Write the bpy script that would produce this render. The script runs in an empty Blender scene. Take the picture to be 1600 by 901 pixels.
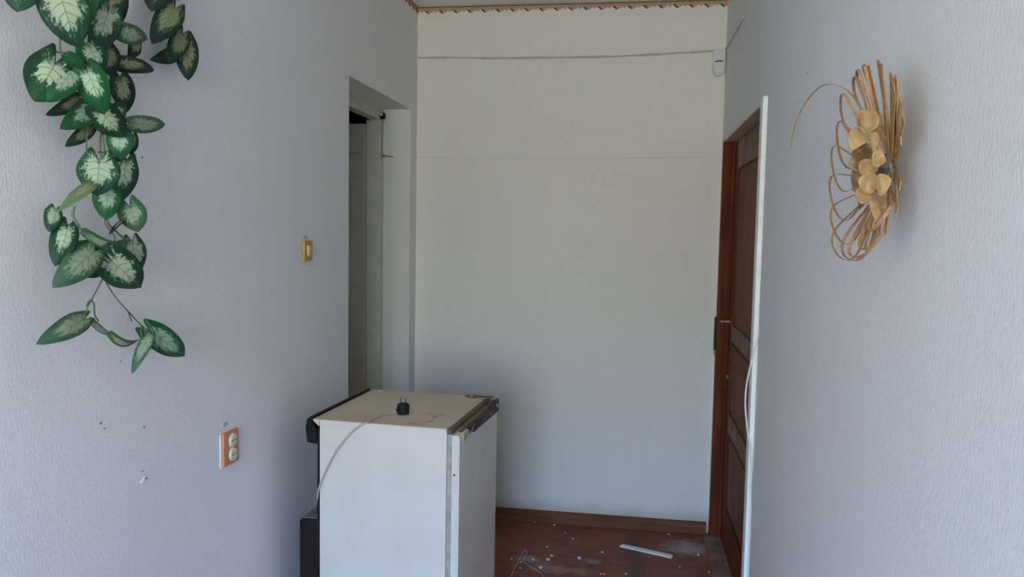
import bpy, bmesh, math, random
from mathutils import Vector, Matrix, noise
random.seed(7)
SC = bpy.context.scene
COL = SC.collection

# ------------------------------------------------------------------ camera
PITCH, ROLL, YAW, FPX = .0752, .0181, .1518, 1233.2
CAM = Vector((0, 0, 1.6))
fw = Vector((-math.sin(YAW) * math.cos(PITCH), math.cos(YAW) * math.cos(PITCH), -math.sin(PITCH)))
r0 = Vector((math.cos(YAW), math.sin(YAW), 0)); u0 = r0.cross(fw)
rt = r0 * math.cos(ROLL) + u0 * math.sin(ROLL)
up = -r0 * math.sin(ROLL) + u0 * math.cos(ROLL)
cd = bpy.data.cameras.new('camera'); cam = bpy.data.objects.new('camera', cd); COL.objects.link(cam)
cd.sensor_width = 36; cd.lens = FPX / 1600 * 36; cd.clip_start = .02
cam.matrix_world = Matrix(((rt.x, up.x, -fw.x, CAM.x), (rt.y, up.y, -fw.y, CAM.y), (rt.z, up.z, -fw.z, CAM.z), (0, 0, 0, 1)))
SC.camera = cam

# ------------------------------------------------------------------ world, window light, exposure
SKY_STRENGTH = 16.0
w = bpy.data.worlds.new('world'); SC.world = w; w.use_nodes = True
nt = w.node_tree; nt.nodes.clear()
wo = nt.nodes.new('ShaderNodeOutputWorld'); bg = nt.nodes.new('ShaderNodeBackground')
tc = nt.nodes.new('ShaderNodeTexCoord'); sx = nt.nodes.new('ShaderNodeSeparateXYZ'); rp = nt.nodes.new('ShaderNodeValToRGB')
mr = nt.nodes.new('ShaderNodeMapRange'); mr.inputs['From Min'].default_value = -1
nt.links.new(tc.outputs['Generated'], sx.inputs[0]); nt.links.new(sx.outputs['Z'], mr.inputs['Value'])
nt.links.new(mr.outputs[0], rp.inputs[0]); nt.links.new(rp.outputs[0], bg.inputs[0]); nt.links.new(bg.outputs[0], wo.inputs[0])
rp.color_ramp.elements[0].position = .53; rp.color_ramp.elements[0].color = (.46, .46, .39, 1)    # sunlit ground and greenery
rp.color_ramp.elements[1].position = .64; rp.color_ramp.elements[1].color = (.39, .71, 1.27, 1)   # open sky
bg.inputs[1].default_value = SKY_STRENGTH
pl = bpy.data.lights.new('window_portal', 'AREA'); pl.shape = 'RECTANGLE'; pl.size = 1.35; pl.size_y = 1.6
pl.cycles.is_portal = True
po = bpy.data.objects.new('window_portal', pl); COL.objects.link(po)
SC.view_settings.view_transform = 'Standard'; SC.view_settings.look = 'None'
SC.view_settings.gamma = 1; SC.view_settings.use_curve_mapping = False
SC.view_settings.exposure = 1.27
SC.cycles.max_bounces = 10; SC.cycles.diffuse_bounces = 6

# ------------------------------------------------------------------ room constants
D, XL, XR, H = 4.2217, -1.1858, .4364, 2.7805
BACK = -2.30
WT = .152
OPN0, OPN1, OPNZ = 3.182, 4.100, 2.221          # doorway in the left wall
RD0, RD1, RDZ = 2.87, 4.19, 2.062               # doorway in the right wall
WX0, WX1, WZ0, WZ1 = -.95, .40, .80, 2.40      # window behind the camera
po.location = ((WX0 + WX1) / 2, BACK - .17, (WZ0 + WZ1) / 2); po.rotation_euler = (math.radians(90), 0, 0)

def at(x, y, ax, v):
    d = fw + rt * ((x - 800) / FPX) - up * ((y - 450.5) / FPX)
    return CAM + d * ((v - CAM[ax]) / d[ax])

# ------------------------------------------------------------------ mesh helpers
def add_box(bm, a, b, mi=0):
    x0, y0, z0 = a; x1, y1, z1 = b
    vs = [bm.verts.new(p) for p in ((x0,y0,z0),(x1,y0,z0),(x1,y1,z0),(x0,y1,z0),(x0,y0,z1),(x1,y0,z1),(x1,y1,z1),(x0,y1,z1))]
    for f in ((3,2,1,0),(4,5,6,7),(0,1,5,4),(1,2,6,5),(2,3,7,6),(3,0,4,7)):
        bm.faces.new([vs[i] for i in f]).material_index = mi
def prism(bm, pts, ext):
    n = len(pts); a = [bm.verts.new(p) for p in pts]; b = [bm.verts.new(Vector(p) + Vector(ext)) for p in pts]
    bm.faces.new(a); bm.faces.new(b[::-1])
    for i in range(n): bm.faces.new((a[i], b[i], b[(i+1) % n], a[(i+1) % n]))
def frames(pts):
    pts = [Vector(p) for p in pts]; out = []
    ref = Vector((0, 0, 1)); n0 = None
    for i, p in enumerate(pts):
        t = (pts[min(i+1, len(pts)-1)] - pts[max(i-1, 0)]).normalized()
        if n0 is None:
            if abs(t.dot(ref)) > .9: ref = Vector((1, 0, 0))
            n0 = (ref - t * ref.dot(t)).normalized()
        else: n0 = (n0 - t * n0.dot(t)).normalized()
        out.append((p, t, n0, t.cross(n0)))
    return out
def smooth(pts, k=6):
    pts = [Vector(p) for p in pts]
    if len(pts) < 3: return pts
    P = [pts[0]*2 - pts[1]] + pts + [pts[-1]*2 - pts[-2]]; out = []
    for i in range(1, len(P) - 2):
        for j in range(k):
            t = j / k; a, b, c, d = P[i-1], P[i], P[i+1], P[i+2]
            out.append(.5 * ((2*b) + (c-a)*t + (2*a-5*b+4*c-d)*t*t + (3*b-a-3*c+d)*t**3))
    return out + [pts[-1]]
def tube(bm, pts, r, n=6, mi=0):
    rings = []
    fr = frames(pts)
    for i, (p, t, a, b) in enumerate(fr):
        rr = r(i / (len(fr)-1)) if callable(r) else r
        rings.append([bm.verts.new(p + (a*math.cos(2*math.pi*k/n) + b*math.sin(2*math.pi*k/n)) * rr) for k in range(n)])
    for A, B in zip(rings, rings[1:]):
        for k in range(n): bm.faces.new((A[k], A[(k+1) % n], B[(k+1) % n], B[k])).material_index = mi
    bm.faces.new(rings[0][::-1]); bm.faces.new(rings[-1])
def ribbon(bm, pts, nrm, wd, th):
    """flat strip following pts; nrm(i) is the flat side's normal"""
    P = [Vector(p) for p in pts]; rings = []
    for i, p in enumerate(P):
        t = (P[min(i+1, len(P)-1)] - P[max(i-1, 0)]).normalized(); n = Vector(nrm(i)); n = (n - t*n.dot(t)).normalized(); s = t.cross(n)
        ww = wd(i/(len(P)-1)) if callable(wd) else wd
        rings.append([bm.verts.new(p + s*a*ww/2 + n*b*th/2) for a, b in ((-1,-1),(1,-1),(1,1),(-1,1))])
    for A, B in zip(rings, rings[1:]):
        for k in range(4): bm.faces.new((A[k], A[(k+1) % 4], B[(k+1) % 4], B[k]))
    bm.faces.new(rings[0][::-1]); bm.faces.new(rings[-1])
def cyl(bm, c, axis, r, h, n=20, r2=None, mi=0):
    c = Vector(c); ax = Vector(axis).normalized(); a = ax.orthogonal().normalized(); b = ax.cross(a); r2 = r if r2 is None else r2
    A = [bm.verts.new(c + (a*math.cos(2*math.pi*k/n) + b*math.sin(2*math.pi*k/n))*r) for k in range(n)]
    B = [bm.verts.new(c + ax*h + (a*math.cos(2*math.pi*k/n) + b*math.sin(2*math.pi*k/n))*r2) for k in range(n)]
    for k in range(n): bm.faces.new((A[k], A[(k+1) % n], B[(k+1) % n], B[k])).material_index = mi
    bm.faces.new(A[::-1]).material_index = mi; bm.faces.new(B).material_index = mi
def bevel(bm, w, seg=2):
    bmesh.ops.bevel(bm, geom=bm.edges[:], offset=w, segments=seg, affect='EDGES', profile=.6)
def obj(name, bm, mats, parent=None, sm=False):
    bmesh.ops.recalc_face_normals(bm, faces=bm.faces)
    me = bpy.data.meshes.new(name); bm.to_mesh(me); bm.free()
    o = bpy.data.objects.new(name, me); COL.objects.link(o)
    for m in (mats if isinstance(mats, (list, tuple)) else [mats]): me.materials.append(m)
    if sm: me.shade_smooth()
    if parent: o.parent = parent
    return o
def box(name, a, b, m, parent=None, bv=0):
    bm = bmesh.new(); add_box(bm, a, b)
    if bv: bevel(bm, bv)
    return obj(name, bm, m, parent)
def tag(o, label, cat, group=None):
    o['label'] = label; o['category'] = cat
    if group: o['group'] = group
    return o
def thing(name, label, cat, loc=(0,0,0), rz=0, group=None):
    o = bpy.data.objects.new(name, None); COL.objects.link(o); o.location = loc; o.rotation_euler = (0, 0, rz)
    o.empty_display_size = .1
    return tag(o, label, cat, group)
def struct(o, label=None):
    o['kind'] = 'structure'
    if label: o['label'] = label
    return o
def rehome(o, parent):
    """parent a mesh that was built in world coordinates"""
    bpy.context.view_layer.update()
    o.parent = parent; o.matrix_parent_inverse = parent.matrix_basis.inverted(); return o

# ------------------------------------------------------------------ material helpers
class NT:
    def __init__(s, name):
        s.m = bpy.data.materials.new(name); s.m.use_nodes = True; s.t = s.m.node_tree
        s.b = s.t.nodes['Principled BSDF']; s.o = s.t.nodes['Material Output']
    def n(s, t, **k):
        nd = s.t.nodes.new(t)
        for a, v in k.items(): setattr(nd, a, v)
        return nd
    def l(s, a, b): s.t.links.new(a, b)
    def val(s, sock, v):
        if hasattr(v, 'is_linked') or isinstance(v, bpy.types.NodeSocket): s.l(v, sock)
        else: sock.default_value = v
    def math(s, op, a, b=0, c=None, clamp=False):
        nd = s.n('ShaderNodeMath', operation=op, use_clamp=clamp); s.val(nd.inputs[0], a); s.val(nd.inputs[1], b)
        if c is not None: s.val(nd.inputs[2], c)
        return nd.outputs[0]
    def mix(s, f, a, b, bt='MIX'):
        nd = s.n('ShaderNodeMix', data_type='RGBA', blend_type=bt); s.val(nd.inputs['Factor'], f)
        s.val(nd.inputs[6], a); s.val(nd.inputs[7], b); return nd.outputs[2]
    def ss(s, v, a, b, lo=0, hi=1):
        nd = s.n('ShaderNodeMapRange', interpolation_type='SMOOTHSTEP'); s.val(nd.inputs[0], v)
        nd.inputs[1].default_value = a; nd.inputs[2].default_value = b; nd.inputs[3].default_value = lo; nd.inputs[4].default_value = hi
        return nd.outputs[0]
    def coord(s, which='Object', scale=(1,1,1), loc=(0,0,0)):
        c = s.n('ShaderNodeTexCoord'); mp = s.n('ShaderNodeMapping'); mp.inputs['Scale'].default_value = scale; mp.inputs['Location'].default_value = loc
        s.l(c.outputs[which], mp.inputs[0]); return mp.outputs[0]
    def noise(s, vec, sc, det=3, rough=.5, dist=0):
        nd = s.n('ShaderNodeTexNoise'); s.l(vec, nd.inputs['Vector']); nd.inputs['Scale'].default_value = sc
        nd.inputs['Detail'].default_value = det; nd.inputs['Roughness'].default_value = rough; nd.inputs['Distortion'].default_value = dist
        return nd.outputs['Fac']
    def bump(s, hgt, st, dist=.002):
        nd = s.n('ShaderNodeBump'); nd.inputs['Strength'].default_value = st; nd.inputs['Distance'].default_value = dist
        s.l(hgt, nd.inputs['Height']); s.l(nd.outputs[0], s.b.inputs['Normal'])
    def fin(s, col, rough=.6, spec=.5, metal=0):
        s.val(s.b.inputs['Base Color'], col); s.val(s.b.inputs['Roughness'], rough)
        s.b.inputs['Specular IOR Level'].default_value = spec; s.b.inputs['Metallic'].default_value = metal
        return s.m
def c4(c): return (c[0], c[1], c[2], 1)
def plain(name, col, rough=.5, var=.12, sc=30, spec=.4, metal=0):
    if max(col) < .06 and metal == 0: spec = .12
    k = NT(name); v = k.noise(k.coord(), sc, 4)
    return k.fin(k.mix(k.ss(v, .3, .7), c4([x*(1-var) for x in col]), c4([min(1, x*(1+var)) for x in col])), rough, spec, metal)
def wallpaper(name, col, dirt=None):
    k = NT(name); co = k.coord()
    big = k.noise(co, 1.1, 3); fine = k.noise(k.coord(scale=(260, 260, 95)), 1, 3)
    mid = k.noise(k.coord(scale=(60, 60, 14)), 1, 3)
    c = k.mix(k.ss(big, .3, .7), c4([x*.965 for x in col]), c4(col))
    c = k.mix(k.ss(mid, .35, .75, 0, .10), c, c4([x*.86 for x in col]))
    c = k.mix(k.ss(fine, .40, .72, 0, .34), c, c4([x*.80 for x in col]))
    if dirt:
        sp = k.n('ShaderNodeSeparateXYZ'); k.l(co, sp.inputs[0])
        edge = k.math('ADD', sp.outputs['Z'], k.math('MULTIPLY', k.math('SUBTRACT', k.noise(co, 5, 4), .5), .12))
        c = k.mix(k.ss(edge, .045, .15, .6, 0), c, c4(dirt))
    k.bump(fine, .40, .002)
    return k.fin(c, .85, .2)
def wood(name, dark, light, sc=(60, 60, 2.2), wear=None, rough=.42):
    k = NT(name); co = k.coord()
    g = k.noise(k.coord(scale=sc), 1, 5, .6, .6); b = k.noise(co, 3.0, 3)
    c = k.mix(k.ss(g, .3, .72), c4(dark), c4(light))
    c = k.mix(k.ss(b, .45, .75, 0, .5), c, c4([x*.5 for x in dark]))
    if wear: c = k.mix(k.ss(k.noise(co, 9, 5, .65), .38, .62, .25, .95), c, c4(wear))
    k.bump(g, .15, .001)
    return k.fin(c, rough, .12)

M = {}
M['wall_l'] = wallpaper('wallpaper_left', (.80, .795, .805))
M['wall_b'] = wallpaper('wallpaper_back', (.75, .735, .665), (.34, .27, .17))
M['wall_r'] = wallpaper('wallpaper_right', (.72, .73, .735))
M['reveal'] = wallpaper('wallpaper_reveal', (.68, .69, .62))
M['ceil'] = plain('ceiling_whitewash', (.80, .79, .73), .9, .03, 5, .1)
M['plaster'] = plain('painted_plaster', (.66, .68, .63), .8, .04, 12, .2)
M['white_paint'] = plain('white_gloss_paint', (.78, .79, .76), .45, .05, 25)
M['green_paint'] = plain('greenish_frame_paint', (.56, .57, .47), .5, .06, 20)
M['cream_door'] = plain('cream_door_paint', (.66, .59, .50), .5, .06, 14)
M['dark_glass'] = plain('dark_glass', (.012, .014, .017), .15, .1, 4, .5)
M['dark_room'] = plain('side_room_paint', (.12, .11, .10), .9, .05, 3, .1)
M['wood_red'] = wood('red_brown_varnish', (.085, .018, .006), (.20, .047, .013), (60, 60, 2.2), None, .6)
M['wood_panel'] = wood('panel_varnish', (.115, .036, .011), (.24, .084, .026), (60, 60, 2.2), None, .6)
M['wood_grey'] = wood('weathered_rail', (.13, .062, .038), (.22, .125, .085), (50, 3, 50), (.24, .17, .135), .7)
M['wood_head'] = wood('weathered_head', (.40, .27, .20), (.55, .40, .31), (50, 3, 50), (.50, .38, .31), .7)
M['base'] = wood('baseboard_paint', (.125, .046, .022), (.20, .080, .038), (2.5, 60, 60), None, .65)
M['black_metal'] = plain('black_metal', (.012, .012, .013), .4, .2, 40)
M['brass'] = plain('tarnished_brass', (.35, .27, .14), .4, .2, 60, .5, .6)

# ------------------------------------------------------------------ the room shell
bm = bmesh.new()
for a, b in (((XL-WT, BACK, 0), (XL, OPN0, H)), ((XL-WT, OPN1, 0), (XL, D, H)), ((XL-WT, OPN0, OPNZ), (XL, OPN1, H))): add_box(bm, a, b)
bm.faces.ensure_lookup_table()
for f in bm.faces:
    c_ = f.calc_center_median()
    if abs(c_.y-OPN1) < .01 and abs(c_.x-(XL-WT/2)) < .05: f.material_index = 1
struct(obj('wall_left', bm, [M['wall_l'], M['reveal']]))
bm = bmesh.new()
for a, b in (((XR, BACK, 0), (XR+.14, RD0, H)), ((XR, RD1, 0), (XR+.14, D, H)), ((XR, RD0, RDZ), (XR+.14, RD1, H))): add_box(bm, a, b)
struct(obj('wall_right', bm, M['wall_r']))
struct(box('wall_back', (XL-WT, D, 0), (XR+.14, D+.12, H), M['wall_b']))
bm = bmesh.new()
for a, b in (((XL-WT, BACK-.15, 0), (WX0, BACK, H)), ((WX1, BACK-.15, 0), (XR+.14, BACK, H)), ((WX0, BACK-.15, 0), (WX1, BACK, WZ0)), ((WX0, BACK-.15, WZ1), (WX1, BACK, H))): add_box(bm, a, b)
struct(obj('wall_rear', bm, M['wall_l']))
struct(box('ceiling', (XL-WT, BACK-.15, H), (XR+.14, D+.12, H+.12), M['ceil']))

# floor: worn red-brown floor paint, plaster dust trodden into it
k = NT('red_brown_floor_paint'); co = k.coord(); sp = k.n('ShaderNodeSeparateXYZ'); k.l(co, sp.inputs[0])
n1 = k.noise(co, 2.6, 5, .6); n2 = k.noise(co, 14, 5, .65); n3 = k.noise(k.coord(scale=(3, 14, 1)), 3, 5, .6)
c = k.mix(k.ss(n1, .35, .7), c4((.20, .062, .036)), c4((.27, .078, .038)))
c = k.mix(k.ss(n2, .5, .8, 0, .45), c, c4((.115, .046, .030)))
def blob(cx, cy, rx, ry, wob=.5):
    a = k.math('DIVIDE', k.math('SUBTRACT', sp.outputs['X'], cx), rx); b = k.math('DIVIDE', k.math('SUBTRACT', sp.outputs['Y'], cy), ry)
    r = k.math('SQRT', k.math('ADD', k.math('MULTIPLY', a, a), k.math('MULTIPLY', b, b)))
    return k.math('ADD', r, k.math('MULTIPLY', k.math('SUBTRACT', n2, .5), wob*4))
dust = k.mix(k.ss(n3, .48, .72, 0, .38), c, c4((.26, .21, .19)))
near = k.ss(sp.outputs['Y'], 3.98, 3.80)
c = k.mix(near, c, dust)
c = k.mix(k.ss(blob(.055, 3.80, .06, .40, .9), 1.3, .2, 0, .7), c, c4((.085, .062, .046)))
c = k.mix(k.ss(blob(.31, 4.0, .13, .11), 1.2, .25, 0, .62), c, c4((.42, .40, .39)))
c = k.mix(k.ss(blob(-.47, 3.72, .07, .05, .7), 1.2, .3, 0, .5), c, c4((.40, .37, .37)))
c = k.mix(k.ss(blob(-.15, 3.74, .05, .035, .7), 1.2, .3, 0, .45), c, c4((.40, .37, .37)))
c = k.mix(k.ss(blob(-.33, 3.62, .16, .06, .7), 1.2, .3, 0, .35), c, c4((.36, .32, .31)))
k.bump(n2, .1, .002)
M['floor'] = k.fin(c, k.ss(n2, .3, .8, .5, .75), .2)
struct(box('floor', (XL-WT-1.6, BACK-.15, -.1), (XR+.14, D+.12, 0), M['floor']))

# skirting
bm = bmesh.new(); prism(bm, [(XL, D, 0), (XL, D-.024, 0), (XL, D-.022, .034), (XL, D-.010, .058), (XL, D, .061)], (XR-.012-XL, 0, 0))
struct(obj('baseboard_back', bm, M['base']))
bm = bmesh.new(); prism(bm, [(XL, BACK, 0), (XL+.024, BACK, 0), (XL+.022, BACK, .034), (XL+.010, BACK, .058), (XL, BACK, .061)], (0, OPN0-BACK, 0))
struct(obj('baseboard_left', bm, M['base']))
bm = bmesh.new(); prism(bm, [(XR, BACK, 0), (XR-.024, BACK, 0), (XR-.022, BACK, .034), (XR-.010, BACK, .058), (XR, BACK, .061)], (0, RD0-.05-BACK, 0))
struct(obj('baseboard_right', bm, M['base']))

# the side room beyond the left doorway
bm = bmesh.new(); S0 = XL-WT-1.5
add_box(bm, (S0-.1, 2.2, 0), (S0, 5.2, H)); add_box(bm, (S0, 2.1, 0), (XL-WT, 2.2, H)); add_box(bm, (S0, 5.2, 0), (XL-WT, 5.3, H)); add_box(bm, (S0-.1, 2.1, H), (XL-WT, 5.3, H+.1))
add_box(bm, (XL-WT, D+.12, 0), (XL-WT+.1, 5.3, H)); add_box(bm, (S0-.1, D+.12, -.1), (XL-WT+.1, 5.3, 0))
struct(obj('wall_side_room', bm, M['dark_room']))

# unseen closed box added behind the right door to block leaking sky light
bm = bmesh.new()
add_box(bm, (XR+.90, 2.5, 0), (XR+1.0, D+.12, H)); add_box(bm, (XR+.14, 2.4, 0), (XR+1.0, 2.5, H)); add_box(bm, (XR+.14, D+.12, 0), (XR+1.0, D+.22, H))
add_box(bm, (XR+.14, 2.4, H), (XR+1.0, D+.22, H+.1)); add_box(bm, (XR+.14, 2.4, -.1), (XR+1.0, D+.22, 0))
struct(obj('wall_leak_block', bm, M['dark_room']))

# window behind the camera
bm = bmesh.new()
y0, y1 = BACK-.13, BACK-.08
for a, b in (((WX0, y0, WZ0), (WX0+.06, y1, WZ1)), ((WX1-.06, y0, WZ0), (WX1, y1, WZ1)), ((WX0, y0, WZ0), (WX1, y1, WZ0+.06)), ((WX0, y0, WZ1-.06), (WX1, y1, WZ1)), (((WX0+WX1)/2-.035, y0, WZ0), ((WX0+WX1)/2+.035, y1, WZ1))): add_box(bm, a, b)
win = struct(obj('window_1', bm, M['white_paint']))
box('window_sill', (WX0-.05, BACK-.08, WZ0-.03), (WX1+.05, BACK+.10, WZ0), M['white_paint'], win)

# ------------------------------------------------------------------ left doorway: frame and open glazed leaf
d1 = struct(bpy.data.objects.new('door_1', None)); COL.objects.link(d1)
FX = XL - WT
bm = bmesh.new(); add_box(bm, (FX-.075, OPN1-.05, 0), (FX+.004, OPN1, OPNZ-.06)); obj('jamb', bm, M['green_paint'], d1)
bm = bmesh.new(); add_box(bm, (FX-.075, OPN0, 0), (FX+.004, OPN0+.05, OPNZ-.06)); obj('jamb', bm, M['green_paint'], d1)
bm = bmesh.new(); add_box(bm, (FX-.05, OPN0, OPNZ-.06), (FX+.004, OPN1, OPNZ)); obj('head', bm, M['green_paint'], d1)
LY0, LY1, LX = OPN1-.085, OPN1-.047, FX-.078            # leaf swung a right angle into the side room
lt = 2.135
leaf = box('door_leaf', (LX-.105, LY0, .01), (LX, LY1, lt), M['cream_door'], d1)
for nm, a, b, m in (('top_rail', (LX-.80, LY0, 1.985), (LX-.105, LY1, lt), 'cream_door'), ('bottom_rail', (LX-.80, LY0, .01), (LX-.105, LY1, .35), 'cream_door'),
                    ('stile', (LX-.80, LY0, .35), (LX-.70, LY1, 1.985), 'cream_door'), ('pane', (LX-.70, LY0+.012, .35), (LX-.105, LY1-.012, 1.985), 'dark_glass'),
                    ('edge_strip', (LX-.012, LY0-.004, .01), (LX+.004, LY0+.006, lt), 'green_paint'), ('groove', (LX-.12, LY0-.0008, 1.981), (LX-.01, LY0+.01, 1.984), 'dark_room')):
    box(nm, a, b, M[m], leaf)

# ------------------------------------------------------------------ right doorway: recessed panelled door
d2 = struct(bpy.data.objects.new('door_2', None)); COL.objects.link(d2)
RX = XR + .052
box('jamb', (XR-.001, RD1-.055, 0), (XR+.10, RD1, RDZ), M['wood_red'], d2, .002)
box('jamb', (XR+.002, RD0, 0), (XR+.10, RD0+.045, RDZ), M['wood_red'], d2, .002)
box('head', (XR+.001, RD0+.045, RDZ-.006), (XR+.10, RD1-.055, RDZ+.03), M['wood_head'], d2)
box('door_stop', (RX-.012, RD1-.068, .02), (RX+.03, RD1-.055, RDZ-.006), M['wood_red'], d2, .002)
box('threshold', (XR-.03, RD0+.045, 0), (XR+.10, RD1-.055, .022), M['wood_grey'], d2, .004)
LY0, LY1, T = RD0+.05, RD1-.072, .04
leaf = box('door_leaf', (RX+.012, LY0, .025), (RX+T-.01, LY1, RDZ-.012), M['wood_panel'], d2)
SW = .125
mid = (LY0+LY1)/2
for a, b in ((LY1-SW, LY1), (LY0, LY0+SW)):
    box('stile', (RX, a, .025), (RX+.011, b, RDZ-.012), M['wood_red'], leaf, .002)
def zr(px, py): return at(px, py, 0, RX).z
rails = [(zr(1156, 261), RDZ-.012), (zr(1150, 541), zr(1148, 512)), (zr(1146, 695), zr(1142, 655)), (.025, .22)]
spans = ((LY0+SW, LY1-SW),)
for z0, z1 in rails:
    for a, b in spans: box('rail', (RX+.001, a, z0), (RX+.0112, b, z1), M['wood_grey'] if z0 > .1 else M['wood_red'], leaf, .003)
for (za, zb) in ((rails[1][1], rails[0][0]), (rails[2][1], rails[1][0]), (rails[3][1], rails[2][0])):
    for a, b in spans:
        box('panel', (RX+.006, a+.022, za+.022), (RX+.0119, b-.022, zb-.022), M['wood_panel'], leaf, .004)
zg = zr(1158, 345)
for a, b in spans: box('groove', (RX+.0052, a+.02, zg-.004), (RX+.0068, b-.02, zg), M['black_metal'], leaf)
lk = box('lock_plate', (XR-.012, RD1-.05, 1.00), (XR+.004, RD1-.004, 1.165), M['black_metal'], d2, .003)
hp = at(1128, 500, 1, RD1-.075); bm = bmesh.new()
tube(bm, smooth([(RX+.002, LY1-.06, hp.z), (RX-.035, LY1-.058, hp.z-.002), (RX-.042, LY1-.065, hp.z), (RX-.043, LY1-.11, hp.z+.004), (RX-.042, LY1-.155, hp.z+.012)], 5), .0065, 8)
obj('handle', bm, M['brass'], leaf, True)
bm = bmesh.new(); cyl(bm, (RX-.002, LY1-.06, hp.z), (1, 0, 0), .014, .003); obj('rose', bm, M['brass'], leaf)
bm = bmesh.new(); cyl(bm, (RX-.006, LY1-.06, zr(1137, 588)), (1, 0, 0), .011, .007, 14, .013); obj('keyhole_cover', bm, M['brass'], leaf)
bm = bmesh.new(); tube(bm, smooth([(XR-.002, RD1-.035, 1.003), (XR-.016, RD1-.05, 1.0), (XR-.017, RD1-.09, .998), (XR-.014, RD1-.092, .978)], 4), .003, 6); obj('latch_hook', bm, M['brass'], d2, True)

# white batten on the near edge of that doorway, a loose white cable clipped along it
bm = bmesh.new(); zs = [0, .4, .9, 1.4, 1.8, 2.066]
add_box(bm, (XR-.017, RD0-.055, 0), (XR, RD0+.004, 2.066)); bevel(bm, .004)
struct(obj('trim_1', bm, M['white_paint']))

# paper border with a zigzag edge under the ceiling
M['b_tan'] = plain('border_tan_print', (.42, .30, .18), .8, .1, 60, .1)
M['b_pink'] = plain('border_pink_print', (.47, .31, .27), .8, .1, 60, .1)
M['b_plum'] = plain('border_plum_print', (.11, .05, .045), .8, .1, 60, .1)
M['b_line'] = plain('border_brown_line', (.17, .085, .035), .8, .1, 60, .1)
def border(name, p0, p1, nrm, n):
    p0, p1, nrm = Vector(p0), Vector(p1), Vector(nrm); ln = (p1-p0); step = ln/n
    bm = bmesh.new(); dz = Vector((0, 0, -1)); th = .0016
    def poly(uv, mi, lift):
        vs = [p0 + step*(i+u) + dz*v + nrm*lift for u, v in uv]; q = [bm.verts.new(x) for x in vs]; g = [bm.verts.new(x - nrm*th) for x in vs]
        bm.faces.new(q).material_index = mi
        for a in range(len(q)): bm.faces.new((q[a], q[(a+1) % len(q)], g[(a+1) % len(q)], g[a])).material_index = mi
    for i in range(n):
        poly([(0, .0), (1, .0), (1, .005), (0, .005)], 3, .0022)
        poly([(0, .005), (1, .005), (1, .019), (.72, .026), (.5, .017), (.25, .021), (0, .019)], 0, .0019)
        poly([(0, .019), (.25, .014), (.42, .020), (.30, .030), (.14, .023), (0, .029)], 1, .0024)
        poly([(.42, .018), (.62, .020), (.86, .033), (.74, .037), (.55, .026)], 2, .0025)
        poly([(.84, .018), (1, .019), (1, .029), (.90, .034), (.78, .024)], 1, .0023)
    return obj(name, bm, [M['b_tan'], M['b_pink'], M['b_plum'], M['b_line']])
struct(border('trim_2', (XL, D, H), (XR, D, H), (0, -1, 0), 21), 'paper border with a pink and brown zigzag edge above the back wall')
struct(border('trim_3', (XL, BACK, H), (XL, D, H), (1, 0, 0), 90), 'paper border with a zigzag edge along the top of the left wall')

# ------------------------------------------------------------------ small fridge
FRX, FRY, FYAW, FW, FD, FZ = -1.028, 2.490, -.0685, .5147, .4471, .950
k = NT('fridge_white_enamel'); co = k.coord(); n = k.noise(co, 6, 3)
M['enamel'] = k.fin(k.mix(k.ss(n, .3, .7), c4((.585, .555, .49)), c4((.625, .595, .53))), .38, .45)
k = NT('fridge_door_enamel'); co = k.coord(); n = k.noise(co, 5, 4)
M['door_enamel'] = k.fin(k.mix(k.ss(n, .3, .7), c4((.70, .64, .56)), c4((.76, .70, .62))), .42, .45)
k = NT('yellowed_fridge_top'); co = k.coord(); sp = k.n('ShaderNodeSeparateXYZ'); k.l(co, sp.inputs[0]); n = k.noise(co, 22, 5, .6)
def ringmask(cx, cy, r, wd):
    a = k.math('SUBTRACT', sp.outputs['X'], cx); b = k.math('MULTIPLY', k.math('SUBTRACT', sp.outputs['Y'], cy), .8)
    d = k.math('ABSOLUTE', k.math('SUBTRACT', k.math('SQRT', k.math('ADD', k.math('MULTIPLY', a, a), k.math('MULTIPLY', b, b))), r))
    side = k.ss(a, -.02, .03)
    return k.math('MULTIPLY', k.math('MULTIPLY', k.ss(d, wd, 0), side), k.ss(n, .38, .62, .15, 1))
c = k.mix(k.ss(k.noise(co, 5, 4), .3, .7), c4((.54, .45, .32)), c4((.62, .53, .39)))
c = k.mix(k.math('MULTIPLY', ringmask(.305, .11, .06, .018), .95), c, c4((.30, .19, .08)))
rr = k.ss(k.math('ADD', k.math('ABSOLUTE', k.math('SUBTRACT', sp.outputs['X'], .365)), k.math('ABSOLUTE', k.math('SUBTRACT', sp.outputs['Y'], .175))), .05, .0)
c = k.mix(k.math('MULTIPLY', rr, k.ss(n, .4, .65, 0, .9)), c, c4((.28, .13, .04)))
c = k.mix(k.ss(k.noise(co, 40, 4, .7), .62, .8, 0, .3), c, c4((.42, .33, .2)))
M['fr_top'] = k.fin(c, .5, .4)
M['gasket'] = plain('grey_door_gasket', (.34, .33, .27), .7, .15, 40)
M['black_pl'] = plain('black_plastic', (.014, .013, .014), .45, .2, 30)
M['brown_dark'] = plain('dark_brown_lacquer', (.018, .012, .012), .5, .25, 12)
M['strip_brown'] = plain('dark_brown_strip', (.035, .024, .019), .45, .3, 40)
M['rust'] = plain('rusty_metal', (.16, .10, .06), .7, .4, 60)
M['foam'] = plain('yellowed_foam', (.50, .42, .27), .9, .25, 60)
M['cord'] = plain('grey_cord', (.42, .36, .33), .6, .1, 40)
M['grey_dust'] = plain('dusty_grey_top', (.16, .15, .13), .9, .2, 30)
fr = thing('refrigerator', 'small white refrigerator with a yellowed top standing below the left doorway', 'refrigerator', (FRX, FRY, 0), FYAW)
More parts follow.
